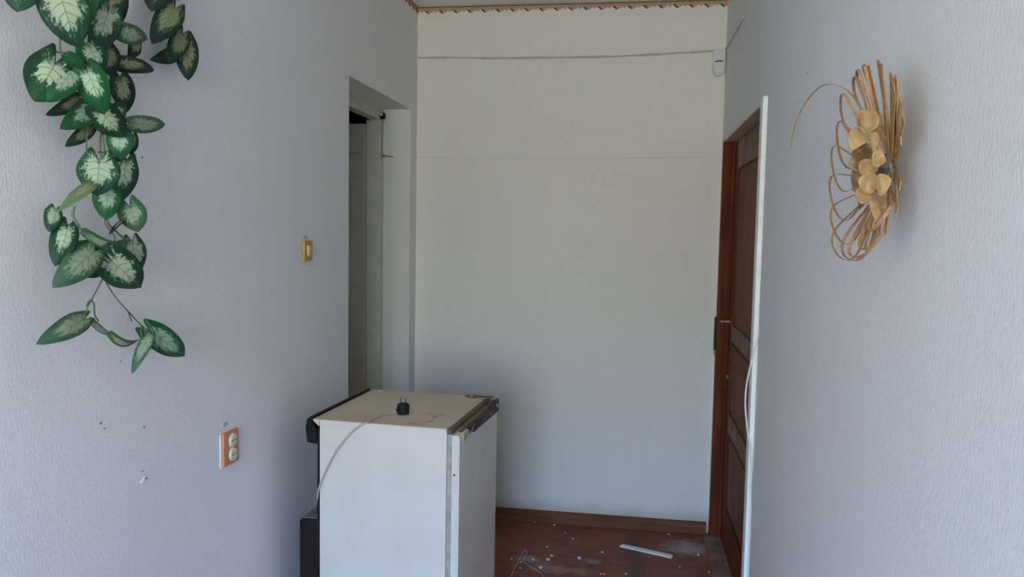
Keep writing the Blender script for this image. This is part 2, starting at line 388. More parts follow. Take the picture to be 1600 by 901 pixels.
box('body', (0, 0, .04), (FD, FW, FZ-.003), M['enamel'], fr, .002)
bm = bmesh.new(); prism(bm, [(-.024, .0, FZ-.006), (-.003, .0, FZ-.024), (-.0005, .0, FZ-.0028), (FD, .0, FZ-.0028), (FD, .0, FZ), (-.024, .0, FZ-.001)], (0, FW, 0))
top = obj('top_panel', bm, M['fr_top'], fr)
bm = bmesh.new(); tube(bm, [(.01, FW-.028, FZ), (.03, FW-.026, FZ+.001)], .005, 6); obj('corner_scrap', bm, M['gasket'], top)
for x in (.03, FD-.03):
    for y in (.03, FW-.03):
        bm = bmesh.new(); cyl(bm, (x, y, 0), (0, 0, 1), .018, .045, 12, .014); obj('foot', bm, M['black_pl'], fr)
box('gasket', (FD-.001, .008, .06), (FD+.020, FW-.008, FZ-.02), M['gasket'], fr, .004)
box('top_seam', (FD, .002, FZ-.016), (FD+.016, FW-.002, FZ-.004), M['rust'], fr, .002)
dr = box('door', (FD+.019, 0, .06), (FD+.0435, FW, FZ-.022), M['door_enamel'], fr, .003)
box('door_edge', (FD+.0185, -.0025, .06), (FD+.040, .004, FZ-.020), M['enamel'], dr, .002)
bm = bmesh.new(); prism(bm, [(FD+.036, FW, FZ-.050), (FD+.036, FW, FZ-.004), (FD+.036, .30, FZ-.014), (FD+.036, .20, FZ-.018), (FD+.036, .155, FZ-.045)], (.014, 0, 0))
hs = obj('handle_strip', bm, M['strip_brown'], dr)
bm = bmesh.new(); cyl(bm, (FD+.049, FW-.03, FZ-.024), (1, 0, 0), .006, .003, 10); obj('screw', bm, M['white_paint'], hs)
box('strip_inlay', (FD+.049, .26, FZ-.038), (FD+.0515, .44, FZ-.022), plain('worn_strip', (.10, .075, .062), .6, .3, 60), hs, .001)
bm = bmesh.new(); prism(bm, [(FD+.025, FW-.002, FZ-.010), (FD+.025, .16, FZ-.016), (FD+.025, .05, FZ-.020), (FD+.025, .05, FZ-.024), (FD+.025, FW-.002, FZ-.024)], (.012, 0, 0)); obj('door_top_trim', bm, M['rust'], dr)
bm = bmesh.new(); prism(bm, [(FD+.038, .04, FZ-.052), (FD+.038, .035, FZ-.024), (FD+.038, .10, FZ-.022), (FD+.038, .12, FZ-.038)], (.009, 0, 0)); obj('torn_insulation', bm, M['foam'], dr)
bm = bmesh.new(); prism(bm, [(FD+.038, .11, FZ-.040), (FD+.038, .10, FZ-.016), (FD+.038, .17, FZ-.014), (FD+.038, .135, FZ-.030)], (.011, 0, 0)); obj('torn_strip_end', bm, M['strip_brown'], dr)
bm = bmesh.new(); cyl(bm, (FD+.028, -.004, FZ-.15), (0, 1, 0), .0035, .004, 8); obj('screw', bm, M['black_pl'], dr)
bm = bmesh.new(); prism(bm, [(FD-.085, FW-.012, FZ+.0005), (FD-.055, FW-.05, FZ+.0005), (FD-.01, FW-.045, FZ+.0005), (FD+.035, FW-.03, FZ+.0005), (FD+.03, FW-.004, FZ+.0005)], (0, 0, .004)); hg = obj('hinge_plate', bm, M['rust'], fr)
bm = bmesh.new(); cyl(bm, (FD-.05, FW-.03, FZ+.004), (0, 0, 1), .005, .003, 10); obj('screw', bm, M['gasket'], hg)
# back of the fridge
box('back_panel', (-.010, .003, .05), (-.0005, FW-.003, FZ-.03), M['black_pl'], fr)
bm = bmesh.new(); prism(bm, [(-.028, .0, FZ-.012), (-.028, .0, FZ+.006), (-.034, .0, FZ+.008), (-.046, .0, FZ-.002), (-.052, .0, FZ-.03), (-.050, .0, FZ-.055), (-.046, .0, FZ-.082), (-.012, .0, FZ-.086), (-.012, .0, FZ-.040)], (0, FW-.02, 0))
cn = obj('condenser', bm, M['black_pl'], fr)
for i in range(9):
    y = .05 + i*.05; box('fin', (-.056, y, FZ-.075), (-.046, y+.004, FZ-.02), M['black_pl'], cn)
bm = bmesh.new(); prism(bm, [(-.010, .008, .05), (-.078, .008, .05), (-.078, .008, FZ-.360), (-.074, .008, FZ-.355), (-.010, .008, FZ-.352)], (0, .40, 0))
rh = obj('rear_housing', bm, M['brown_dark'], fr)
bm = bmesh.new(); prism(bm, [(-.072, .015, FZ-.353), (-.012, .015, FZ-.3505), (-.012, .40, FZ-.3505), (-.072, .40, FZ-.353)], (0, 0, .003)); obj('housing_top', bm, M['grey_dust'], rh)
bm = bmesh.new(); tube(bm, [(-.012, .012, FZ-.352), (-.010, .012, FZ-.09)], .004, 6); tube(bm, [(-.012, .09, FZ-.352), (-.010, .09, FZ-.09)], .004, 6); obj('condenser_pipe', bm, M['black_pl'], fr, True)
# cord over the side, plug on top
inv = (Matrix.Translation((FRX, FRY, 0)) @ Matrix.Rotation(FYAW, 4, 'Z')).inverted()
def floc(px, py, ly=None, z=None):
    """pixel -> fridge coordinates on the near side plane (offset ly) or on the top (z)"""
    d = fw + rt*((px-800)/FPX) - up*((py-450.5)/FPX)
    if z is not None: return inv @ (CAM + d*((z-CAM.z)/d.z))
    o = inv @ CAM; e = inv.to_3x3() @ d; return o + e*((ly-o.y)/e.y)
pc = floc(630, 646, z=FZ+.001)
pts = [floc(499, 775, -.004) + Vector((-.02, .03, -.05)), floc(497, 768, -.006), floc(508, 738, -.010), floc(526, 703, -.011), floc(550, 675, -.009), floc(566, 663, -.006),
       floc(577, 657, z=FZ+.0035), floc(600, 647, z=FZ+.0035), Vector((pc.x-.024, pc.y, FZ+.006)), Vector((pc.x-.012, pc.y, FZ+.012))]
bm = bmesh.new(); tube(bm, smooth(pts, 6), .0032, 8); cdm = obj('power_cord', bm, M['cord'], fr, True)
bm = bmesh.new(); cyl(bm, (pc.x, pc.y, FZ+.0005), (0, 0, 1), .0205, .030, 20, .0220); cyl(bm, (pc.x, pc.y, FZ+.0305), (0, 0, 1), .0220, .006, 20, .019)
add_box(bm, (pc.x-.024, pc.y-.007, FZ+.006), (pc.x-.012, pc.y+.007, FZ+.019)); pg = obj('plug', bm, M['black_pl'], fr)
for s in (-1, 1):
    bm = bmesh.new(); cyl(bm, (pc.x+s*.0095, pc.y, FZ+.036), (0, 0, 1), .0025, .021, 10, .0023); obj('prong', bm, plain('plug_steel', (.12, .12, .12), .35, .1, 40, .5, .8), pg, True)

# ------------------------------------------------------------------ hanging vine on the left wall
def leaf_mat(name, edge, edge2, pale, size=1.0, amt=1.0, vein=(.05, .10, .09)):
    k = NT(name); uv = k.n('ShaderNodeUVMap'); sp = k.n('ShaderNodeSeparateXYZ'); k.l(uv.outputs[0], sp.inputs[0])
    inf = k.n('ShaderNodeObjectInfo'); rnd = inf.outputs['Random']
    u = k.math('ABSOLUTE', k.math('MULTIPLY_ADD', sp.outputs['X'], 2, -1)); v = sp.outputs['Y']
    us = k.math('MULTIPLY_ADD', sp.outputs['X'], 2, -1)
    dv = k.math('DIVIDE', k.math('SUBTRACT', v, .36), .46)
    r = k.math('SQRT', k.math('ADD', k.math('MULTIPLY', u, k.math('MULTIPLY', u, 1.25)), k.math('MULTIPLY', dv, dv)))
    ang = k.math('ARCTAN2', us, k.math('ADD', dv, .25))
    cb = k.n('ShaderNodeCombineXYZ'); k.l(k.math('MULTIPLY', ang, 4.2), cb.inputs[0]); k.l(k.math('MULTIPLY', r, 1.6), cb.inputs[1]); k.l(k.math('MULTIPLY', rnd, 37), cb.inputs[2])
    streak = k.noise(cb.outputs[0], 1.6, 4, .7)
    cb2 = k.n('ShaderNodeCombineXYZ'); k.l(us, cb2.inputs[0]); k.l(v, cb2.inputs[1]); k.l(k.math('MULTIPLY', rnd, 91), cb2.inputs[2])
    sp2 = k.noise(cb2.outputs[0], 9, 3, .6); big = k.noise(cb2.outputs[0], 1.6, 2)
    rr = k.math('ADD', r, k.math('ADD', k.math('MULTIPLY', k.math('SUBTRACT', streak, .5), 1.7), k.math('MULTIPLY', k.math('SUBTRACT', sp2, .5), .6)))
    lim = k.math('MULTIPLY_ADD', rnd, .20, .53*size)
    mask = k.math('MULTIPLY', k.ss(k.math('SUBTRACT', rr, lim), .10, -.10), amt)
    base = k.mix(k.ss(big, .35, .65), c4(edge), c4(edge2))
    col = k.mix(mask, base, c4(pale))
    mid = k.ss(u, .035, .01)
    lat = k.math('ABSOLUTE', k.math('SUBTRACT', k.math('FRACT', k.math('MULTIPLY', k.math('SUBTRACT', v, k.math('MULTIPLY', u, .34)), 6.5)), .5))
    vm = k.math('MAXIMUM', mid, k.math('MULTIPLY', k.ss(lat, .09, .03), k.ss(u, .75, .2)))
    col = k.mix(k.math('MULTIPLY', vm, .62), col, c4(vein))
    col = k.mix(k.math('MULTIPLY', rnd, .22), col, c4((.02, .06, .05)))
    k.bump(vm, .25, .001)
    k.b.inputs['Subsurface Weight'].default_value = 0
    return k.fin(col, .55, .25)
LM = {'v': leaf_mat('variegated_leaf', (.010, .040, .024), (.012, .072, .024), (.40, .50, .33)),
      'b': leaf_mat('bright_variegated_leaf', (.009, .075, .022), (.011, .115, .026), (.36, .50, .34), .95),
      'd': leaf_mat('shaded_variegated_leaf', (.007, .020, .014), (.009, .034, .014), (.25, .28, .15), .95),  # variegated leaf with shade painted in, for leaves turned from the window
      'l': leaf_mat('pale_backed_leaf', (.045, .115, .060), (.065, .15, .07), (.36, .44, .29), 1.0, .85, (.07, .13, .09)),
      'y': leaf_mat('yellowish_leaf', (.12, .20, .09), (.20, .27, .11), (.36, .42, .20), .6, .7, (.10, .15, .07)),
      'p': leaf_mat('plain_green_leaf', (.012, .085, .026), (.016, .12, .034), (.04, .15, .06), .35, .5)}
M['stem'] = plain('stem_green', (.12, .17, .10), .55, .2, 60)
M['stem_dark'] = plain('stem_brown_green', (.06, .07, .04), .6, .2, 60)
root_p = Vector((XL+.01, 1.50, 2.16))
vine = thing('hanging_vine', 'artificial trailing vine of green and cream heart leaves hung on the left wall', 'vine', root_p)
def leaf_w(v): return math.sqrt(v + .11) * max(0, 1 - v) ** .78
WM = max(leaf_w(i/50) for i in range(51))
def leaf(bx, by, tx, ty, wpx, off, kind='v', tilt=0, lobe=.18, fold=.22, droop=.10, bend=0, sharp=1.0):
    """heart leaf from base pixel to tip pixel, off metres in front of the wall; tilt turns it about its midrib"""
    o0, o1 = (off if isinstance(off, tuple) else (off, off))
    A = at(bx, by, 0, XL+o0); B = at(tx, ty, 0, XL+o1); m = B - A; L = m.length; mh = m.normalized()
    n = (CAM - (A+B)/2).normalized(); n = (n - mh*n.dot(mh)).normalized(); n = Matrix.Rotation(math.radians(tilt), 3, mh) @ n
    s = mh.cross(n)
    dep = ((A+B)/2 - CAM).dot(fw); W = wpx*dep/FPX/max(.45, math.cos(math.radians(tilt)))
    NU, NV = 14, 14; bm = bmesh.new(); uvl = bm.loops.layers.uv.new('UVMap'); G = []
    ph = random.random()*6
    for j in range(NV+1):
        v = j/NV; hw = (leaf_w(v)/WM)**sharp * W/2; row = []
        for i in range(NU+1):
            u = i/NU*2 - 1
            y = v*L - lobe*1.15*L*math.sin(math.pi*.90*abs(u)**1.1)*(1-v)**3
            z = -fold*abs(u)*hw*.9 + droop*L*(math.sin(math.pi*v)*.9 - .0) + .03*W*math.sin(3*v*math.pi+ph)*u
            sd = bend*L*math.sin(math.pi*v)
            row.append((bm.verts.new(A + mh*y + s*(u*hw + sd) + n*z), (i/NU, v)))
        G.append(row)
    for j in range(NV):
        for i in range(NU):
            q = (G[j][i], G[j][i+1], G[j+1][i+1], G[j+1][i]); 
            f = bm.faces.new([a[0] for a in q])
            for lp, a in zip(f.loops, q): lp[uvl].uv = a[1]
    # keep every leaf in front of the wall
    mn = min(x.co.x for x in bm.verts)
    if mn < XL+.004:
        for x in bm.verts: x.co.x += (XL+.004 - mn)
    bmesh.ops.remove_doubles(bm, verts=bm.verts, dist=.00002)
    for x in bm.verts: x.co -= root_p
    me = bpy.data.meshes.new('leaf'); bm.to_mesh(me); bm.free(); me.shade_smooth(); me.materials.append(LM[kind])
    o = bpy.data.objects.new('leaf', me); COL.objects.link(o); o.parent = vine
    md = o.modifiers.new('thickness', 'SOLIDIFY'); md.thickness = .0006; md.offset = 0
    return o
T = ((34,-50,28,19,66,.07,'v',0), (90,-20,121,74,74,.12,'v',0), (137,-34,143,35,32,.095,'p',10), (172,-30,184,44,44,.055,'d',-10), (170,14,150,82,50,.085,'v',0),
     (184,46,230,63,32,.10,'l',15), (216,60,200,92,22,.045,'d',-35), (178,99,241,109,25,.05,'d',-25), (136,68,160,118,44,.09,'v',-12), (168,74,174,120,34,.06,'d',-20),
     (87,97,54,159,70,.085,'v',0,.34), (117,106,74,160,44,.10,'b',0), (134,104,163,179,48,.125,'b',0,.12), (103,84,134,108,20,.13,'p',20,.05), (124,153,71,180,24,.05,'d',-20),
     (148,166,94,202,38,.065,'b',0), (144,197,101,229,24,.045,'d',-15), (188,120,198,176,36,.05,'d',-10), (152,170,196,214,46,.095,'v',0), (172,183,198,164,28,.08,'v',20),
     (201,193,258,194,27,.085,'l',10,.1), (186,206,189,250,38,.08,'b',0), (207,210,203,242,20,.045,'d',-25), (155,251,152,306,62,.105,'v',0,.32), (198,249,184,317,42,.07,'v',-10),
     (168,293,166,344,42,.085,'b',0), (146,287,91,331,19,.115,'y',20,.05), (202,321,217,362,42,.095,'l',0,.3), (193,344,170,367,7,.08,'d',30,.05), (86,327,76,362,27,.065,'v',-20),
     (106,353,86,416,40,.075,'v',-8), (148,392,82,450,48,.10,'l',0,.16), (136,382,104,402,26,.07,'p',10), (131,361,207,374,15,.105,'l',25,.05,.2,.1,.10), (197,379,166,390,15,.09,'l',0,.05),
     (206,376,215,429,36,.06,'v',-15), (168,402,221,448,58,.10,'v',0,.24), (166,406,127,431,32,.06,'v',-20), (150,384,164,428,24,.085,'p',15), (134,497,56,538,37,.085,'l',0,.14),
     (140,498,176,525,10,.075,'l',35,.05), (172,521,219,530,13,.08,'l',25,.05,.2,.1,.12), (235,522,206,584,20,.09,'l',15,.08), (231,514,289,555,40,.075,'b',0,.16),
     (246,-28,238,18,42,.05,'d',0), (274,12,237,69,42,.065,'d',0), (286,52,262,98,32,.055,'d',-15), (282,80,234,93,26,.04,'d',-20), (290,61,294,126,36,.05,'d',-10), (284,-34,279,1,32,.045,'d',0))
for t in T: leaf(*t)
def stem(pts, r=.0016, m='stem', nm='stem'):
    bm = bmesh.new(); tube(bm, [p - root_p for p in smooth([at(x, y, 0, XL+o) for x, y, o in pts], 5)], r, 6)
    return obj(nm, bm, M[m], vine, True)
stem([(155,-60,.02),(158,10,.05),(160,60,.06),(150,130,.07),(162,190,.06),(157,215,.055),(159,250,.06),(170,310,.06),(168,345,.07),(182,362,.07),(197,375,.07)], .0022)
stem([(92,-40,.05),(94,50,.06),(96,82,.075),(118,92,.09),(135,106,.10)], .002); stem([(86,80,.075),(98,83,.075),(116,83,.08)], .0014, 'stem_dark')
stem([(140,180,.06),(137,205,.06),(136,236,.08),(150,252,.09)]); stem([(160,205,.055),(163,235,.06),(160,262,.07)]); stem([(116,322,.08),(114,336,.08),(122,352,.085),(138,372,.09),(158,392,.09),(166,412,.08)], .0028, 'stem')
stem([(92,352,.07),(108,351,.075),(118,346,.08)], .0013, 'stem_dark'); stem([(118,358,.08),(121,353,.085),(122,350,.085)], .0026, 'stem_dark', 'bud')
stem([(163,340,.07),(166,352,.07),(180,372,.07),(170,392,.08)], .0014); stem([(160,436,.07),(150,455,.07),(143,468,.075),(137,478,.075)], .0016)
stem([(128,500,.085),(135,490,.08),(136,476,.078),(142,469,.075),(147,476,.075),(148,492,.075),(154,501,.075)], .0019); stem([(166,442,.075),(182,466,.07),(200,486,.07),(221,508,.07),(234,517,.08)], .0018)
stem([(200,486,.07),(203,494,.07),(206,502,.068)], .0016); stem([(221,508,.07),(220,516,.075),(222,526,.085)], .0016); stem([(245,-30,.03),(252,0,.04),(262,16,.05),(280,60,.045),(284,82,.04)], .0018, 'stem_dark')
stem([(222,510,.07),(227,516,.075),(233,522,.085)], .0015); stem([(153,238,.06),(158,237,.06),(166,240,.07)], .0013, 'stem_dark')
# ------------------------------------------------------------------ wood-shaving wall ornament on the right wall
def shav(name, col, col2):
    k = NT(name); g = k.noise(k.coord(scale=(90, 90, 90)), 1, 3); b = k.noise(k.coord(), 18, 3)
    c = k.mix(k.ss(g, .35, .7), c4(col), c4(col2)); c = k.mix(k.ss(b, .5, .8, 0, .35), c, c4([x*.6 for x in col])); return k.fin(c, .55, .3)
M['straw'] = shav('straw', (.36, .20, .075), (.50, .30, .12)); M['straw_thin'] = shav('thin_straw', (.30, .16, .08), (.42, .24, .12)); M['petal'] = shav('wood_petal', (.30, .185, .080), (.40, .26, .12)); M['petal_d'] = shav('dark_petal', (.17, .095, .038), (.25, .15, .06))
M['moss'] = plain('grey_moss', (.09, .075, .05), .9, .3, 50)
hub = Vector((XR, 1.405, 1.712)); SL = math.radians(18.5)
orn = thing('wall_ornament', 'round straw wall ornament with looped strips and wooden flowers on the right wall', 'wall decoration', hub)
bA = Vector((-1, 0, 0))
def ray(th): return Vector((0, math.cos(th), math.sin(th)))
def cone(th, rho, lift=0): return ray(th)*rho*math.cos(SL) + bA*(rho*math.sin(SL) + .014 + lift)
def loop(th_d, L, wd, sw=.004, lift=0, tw=0):
    th = math.radians(th_d); pts = []; N = 26
    for i in range(N+1):
        t = i/N; rho = L*math.sin(math.pi*t)**.72 if 0 < t < 1 else 0; side = wd*math.sin(2*math.pi*t)*(.35+.65*math.sin(math.pi*t))
        p = cone(th, rho*1.0 + .012, lift) + ray(th + math.pi/2)*side + bA*(.012*math.sin(2*math.pi*t) + tw*t)
        pts.append(p)
    C = sum(pts, Vector())/len(pts)
    bm = bmesh.new(); ribbon(bm, pts, lambda i: (pts[i]-C), sw, .0008); return obj('straw_loop', bm, M['straw_thin'], orn)
def strip(th_d, L, sw, lift=0, curve=0, sl=18):
    th = math.radians(th_d); g = math.radians(sl); pts = [ray(th)*(.015 + L*t/8)*math.cos(g) + bA*((.015 + L*t/8)*math.sin(g) + .012 + lift) for t in range(9)]
    n = (bA*math.cos(g) - ray(th)*math.sin(g))
    bm = bmesh.new(); ribbon(bm, pts, lambda i: n, sw, .0014); return obj('straw_strip', bm, M['straw'], orn)
for th, L, wd, sw, lf in ((92,.165,.046,.005,.0),(81,.162,.048,.005,.003),(69,.160,.048,.005,.0),(46,.165,.048,.0045,.004),(22,.160,.052,.0045,.0),(4,.158,.050,.004,.004),(-18,.162,.052,.0045,.002),(-40,.165,.050,.0045,.0),
                          (-60,.168,.046,.005,.003),(-76,.155,.040,.006,.0),(-97,.146,.036,.006,.004),(-112,.138,.032,.006,.0),(-135,.130,.030,.006,.002)): loop(th, L, wd, sw, lf)
for th, L, sw, lf, sl in ((96,.158,.015,.006,16),(101,.164,.016,.0,14),(107,.150,.015,.004,13),(113,.160,.017,.008,13),(120,.150,.016,.002,12),(128,.154,.016,.0,12),(136,.144,.016,.006,12),(145,.150,.015,.002,12),(156,.142,.016,.0,12),(166,.118,.015,.003,12),(196,.118,.015,.0,12),(124,.147,.017,.004,11),(132,.15,.016,.003,13),(141,.14,.016,.001,11),(210,.138,.014,.0,12),(226,.142,.014,.004,13),(242,.13,.015,.008,14),(256,.125,.015,.012,15)): strip(th, L, sw, lf, 0, sl)
p0 = at(1352, 185, 0, XR-.05) - hub
arc = [at(x, y, 0, XR-o) - hub for x, y, o in ((1352,190,.05),(1338,158,.07),(1322,140,.08),(1303,132,.095),(1285,134,.105),(1268,148,.11),(1252,172,.115),(1241,200,.115),(1236,228,.115))]
sa = smooth(arc, 5); bm = bmesh.new(); ribbon(bm, sa, lambda i: Vector((.3, -.4, 1)), lambda t: .0042*(1-t*.75), .0007); obj('stray_straw', bm, M['straw_thin'], orn)
bm = bmesh.new(); bmesh.ops.create_icosphere(bm, subdivisions=3, radius=.032)
for v in bm.verts: v.co = Vector((v.co.x*.62, v.co.y*.9, v.co.z*1.1)) * (1 + .35*(noise.noise(v.co*60))) + Vector((-.034, .02, -.004))
for v in bm.verts: v.co.x = min(v.co.x, -.002)
obj('hub', bm, M['moss'], orn)
def petal(fl, px, py, wpx, hpx, off, rot=0, tz=0, ty=0, m='petal', cup=.55):
    c = at(px, py, 0, XR-off); dep = (c-CAM).dot(fw); W = wpx*1.12*dep/FPX/2; Hh = hpx*1.1*dep/FPX/2
    n = (CAM-c).normalized(); n = Matrix.Rotation(math.radians(tz), 3, 'Z') @ n
    s = Vector((0, 0, 1)).cross(n).normalized(); n = Matrix.Rotation(math.radians(ty), 3, s) @ n; q = n.cross(s)
    R = Matrix.Rotation(math.radians(rot), 3, n); s = R @ s; q = R @ q; W /= max(.5, math.cos(math.radians(tz))); Hh /= max(.5, math.cos(math.radians(ty)))
    bm = bmesh.new(); rows = []; NR, NA = 4, 18
    cv = bm.verts.new(c - hub - n*cup*W*.6)
    for j in range(1, NR+1):
        r = j/NR; rows.append([bm.verts.new(c - hub + s*W*r*math.cos(a)*(1-.22*max(0, -math.sin(a))*r) + q*Hh*r*math.sin(a) + n*cup*W*(r*r - .6) + n*.28*W*r*r*math.sin(2*a+px*1.7) + s*W*r*.10*math.sin(3*a+py) + q*Hh*r*.10*math.sin(2*a+px)) for a in [2*math.pi*i/NA for i in range(NA)]])
    for i in range(NA): bm.faces.new((cv, rows[0][i], rows[0][(i+1) % NA]))
    for A, B in zip(rows, rows[1:]):
        for i in range(NA): bm.faces.new((A[i], B[i], B[(i+1) % NA], A[(i+1) % NA]))
    o = obj('petal', bm, M[m], fl, True); md = o.modifiers.new('thickness', 'SOLIDIFY'); md.thickness = .0009; md.offset = 0; return o
def flower(cx, cy, off, ps):
    c = at(cx, cy, 0, XR-off) - hub; bm = bmesh.new(); bmesh.ops.create_icosphere(bm, subdivisions=2, radius=.0075)
    for v in bm.verts: v.co = v.co*(1+.3*noise.noise(v.co*300)) + c
    fl = obj('flower', bm, M['petal_d'], orn)
    for p in ps: petal(fl, *p)
flower(1350, 214, .085, ((1353,191,30,40,.080,-25,15,-20),(1341,215,26,32,.105,-20,-10,10),(1364,222,13,30,.085,5,35,0),(1351,236,20,20,.075,0,0,-25,'petal_d'),(1343,240,18,18,.085,20,-20,-20,'petal_d')))
flower(1344, 256, .085, ((1338,254,18,26,.085,10,-25,0,'petal'),(1350,247,18,20,.080,0,0,-30,'petal_d'),(1341,272,16,20,.08,0,-10,25,'petal_d'),(1337,288,11,26,.075,10,-20,10,'petal_d')))
flower(1367, 281, .10, ((1373,248,18,25,.095,-10,10,-15),(1357,262,28,26,.10,-35,0,-25),(1357,286,25,31,.118,-15,-12,12),(1379,288,19,31,.105,8,25,8),(1349,305,20,24,.085,15,-10,20),(1367,303,9,20,.095,0,10,10,'petal_d')))
for (x0, y0, x1, y1, wp, off, m) in ((1352,300,1343,326,12,.07,'petal_d'),(1366,305,1372,350,15,.06,'petal'),(1378,300,1384,340,9,.055,'petal_d'),(1372,180,1366,245,12,.05,'petal_d'),(1382,262,1390,238,8,.05,'moss')):
    A = at(x0, y0, 0, XR-off) - hub; B = at(x1, y1, 0, XR-off*.9) - hub; n = (CAM - hub - A).normalized()
    pts = [A + (B-A)*t/6 + n*.006*math.sin(math.pi*t/6) for t in range(7)]; bm = bmesh.new(); ribbon(bm, pts, lambda i: n, lambda t: wp*1.45/FPX*(1.1-.9*t*t), .001); obj('dry_leaf', bm, M[m], orn)

# ------------------------------------------------------------------ switch and socket on the left wall
M['ivory'] = plain('yellowed_switch_plastic', (.44, .29, .065), .4, .1, 40); M['orange'] = plain('orange_plate', (.62, .22, .105), .5, .08, 30); M['sock'] = plain('cream_socket', (.60, .58, .44), .4, .05, 30); M['paper'] = plain('paper_sticker', (.72, .72, .74), .9, .03, 30, .1); M['ink'] = plain('grey_ink', (.10, .09, .14), .9, .1, 30, .1)
M['amber'] = plain('pale_rocker', (.62, .47, .20), .35, .08, 40)
swc = Vector((XL, 2.744, 1.507)); sw = thing('light_switch', 'yellowed plastic light switch on the left wall beside the doorway', 'light switch', swc)
box('plate', (0, -.037, -.037), (.011, .037, .037), M['ivory'], sw, .003); rk = box('rocker', (.009, -.014, -.020), (.017, .014, .020), M['amber'], sw, .002)
box('rocker_marker', (.0165, -.008, .006), (.0178, .008, .012), M['paper'], rk)
for s in (-1, 1):
    bm = bmesh.new(); cyl(bm, (.0105, 0, s*.027), (1, 0, 0), .003, .0012, 10); obj('screw', bm, M['black_pl'], sw)
soc = Vector((XL, 2.175, .931)); so = thing('wall_socket', 'orange double wall socket with two cream round outlets on the left wall', 'socket', soc)
box('plate', (0, -.044, -.050), (.010, .044, .050), M['orange'], so, .002); box('mount', (0, -.052, -.051), (.004, -.044, .049), M['plaster'], so)
for s, z in ((0, .022), (1, -.021)):
    bm = bmesh.new(); cyl(bm, (.009, .004, z), (1, 0, 0), .0215, .007, 28, .0195); cyl(bm, (.016, .004, z), (1, 0, 0), .0195, .001, 28, .017); ol = obj('outlet', bm, M['sock'], so)
    for q in (-1, 1):
        bm = bmesh.new(); cyl(bm, (.0168, .004+q*.009, z), (1, 0, 0), .0028, .0008, 12); obj('socket_hole', bm, M['black_pl'], ol)
def sticker(px, py, w_, h_, label):
    p = at(px, py, 0, XL); t = thing('paper_sticker', label, 'sticker', (XL, p.y, p.z))
    box('paper', (.0002, -w_/2, -h_/2), (.0008, w_/2, h_/2), M['paper'], t)
    cu = bpy.data.curves.new('lettering', 'FONT'); cu.body = '220'; cu.size = h_*1.05; cu.align_x = 'CENTER'; cu.align_y = 'CENTER'; cu.extrude = .0001
    o = bpy.data.objects.new('lettering', cu); COL.objects.link(o); bpy.context.view_layer.update()
    me = bpy.data.meshes.new_from_object(o.evaluated_get(bpy.context.evaluated_depsgraph_get())); bpy.data.objects.remove(o)
    o = bpy.data.objects.new('lettering', me); COL.objects.link(o); me.materials.append(M['ink']); o.parent = t; o.location = (.0010, 0, 0); o.rotation_euler = (math.pi/2, 0, math.pi/2)
sticker(477, 370.5, .040, .015, 'tiny paper sticker reading 220 above the yellowed light switch')
sticker(352, 662.5, .046, .015, 'tiny paper sticker reading 220 above the orange wall socket')

# ------------------------------------------------------------------ alarm sensor, cables, string, hook on the back wall
M['abs'] = plain('white_sensor_plastic', (.62, .64, .63), .4, .03, 30); M['cable'] = plain('painted_cable', (.52, .51, .46), .6, .08, 40); M['cable_w'] = plain('white_cable', (.72, .71, .66), .5, .05, 40)
pc = at(1123.5, 100, 1, D); sn = thing('motion_sensor', 'white motion sensor mounted in the upper right corner of the back wall', 'sensor', (pc.x-.002, D, pc.z))
bm = bmesh.new(); prof = [(-.030, .065), (.030, .065), (.030, -.03), (.027, -.048), (.018, -.060), (.006, -.065), (-.006, -.065), (-.018, -.060), (-.027, -.048), (-.030, -.03)]
prism(bm, [(x, 0, z) for x, z in prof], (0, -.028, 0)); bevel(bm, .004); obj('housing', bm, M['abs'], sn)
bm = bmesh.new(); prism(bm, [(x*.84, -.027, z*.80-.004) for x, z in prof if z < .05] + [(-.024, -.027, .000)], (0, -.012, 0)); bevel(bm, .004); obj('lens', bm, M['plaster'], sn)
bm = bmesh.new(); tube(bm, smooth([(-.022, -.0405, .004), (-.010, -.0405, .007), (.006, -.0405, .008), (.016, -.0405, .007)], 4), .0026, 6); obj('sensor_slot', bm, M['black_pl'], sn)
def cable(name, pts, r, m, label, cat='cable'):
    bm = bmesh.new(); tube(bm, smooth(pts, 5), r, 6); return tag(obj(name, bm, M[m], None, True), label, cat)
def bp(x, y, o=.005): p = at(x, y, 1, D); p.y = D-o; return p
pts = [bp(652,87), bp(657,90.5), bp(700,90), bp(755,91), bp(800,91), bp(860,90), bp(930,89), bp(1000,86.5), bp(1060,83), bp(1112,80)]
ct = bpy.data.objects.new('alarm_cable', None); COL.objects.link(ct); ct.location = pts[0]
tag(ct, 'thin pale cable strung along the back wall below the ceiling border', 'cable')
for dz in (-.0035, .0035):
    bm = bmesh.new(); tube(bm, [p - pts[0] + Vector((0, 0, dz*(.6+.5*math.sin(i*.9)))) for i, p in enumerate(smooth(pts + [bp(1122,80), bp(1131,80)], 5))], .0026, 6); obj('strand', bm, M['cable'], ct, True)
for x, y in ((695,90.5), (755,91.5), (858,90.5), (992,87)):
    p = bp(x, y) - pts[0]; bm = bmesh.new(); add_box(bm, (p.x-.004, .001, p.z-.009), (p.x+.003, -.0065, p.z+.007)); bevel(bm, .001); obj('clip', bm, M['cable'], ct)
q0 = Vector((XR-.004, D-.008, bp(1134,77).z)); q1 = at(1162, 27, 0, XR-.004)
cable('corner_cable', [q0, q0*.5+q1*.5+Vector((-.002,0,-.006)), q1], .003, 'cable', 'short pale cable slanting up the right wall from the sensor corner')
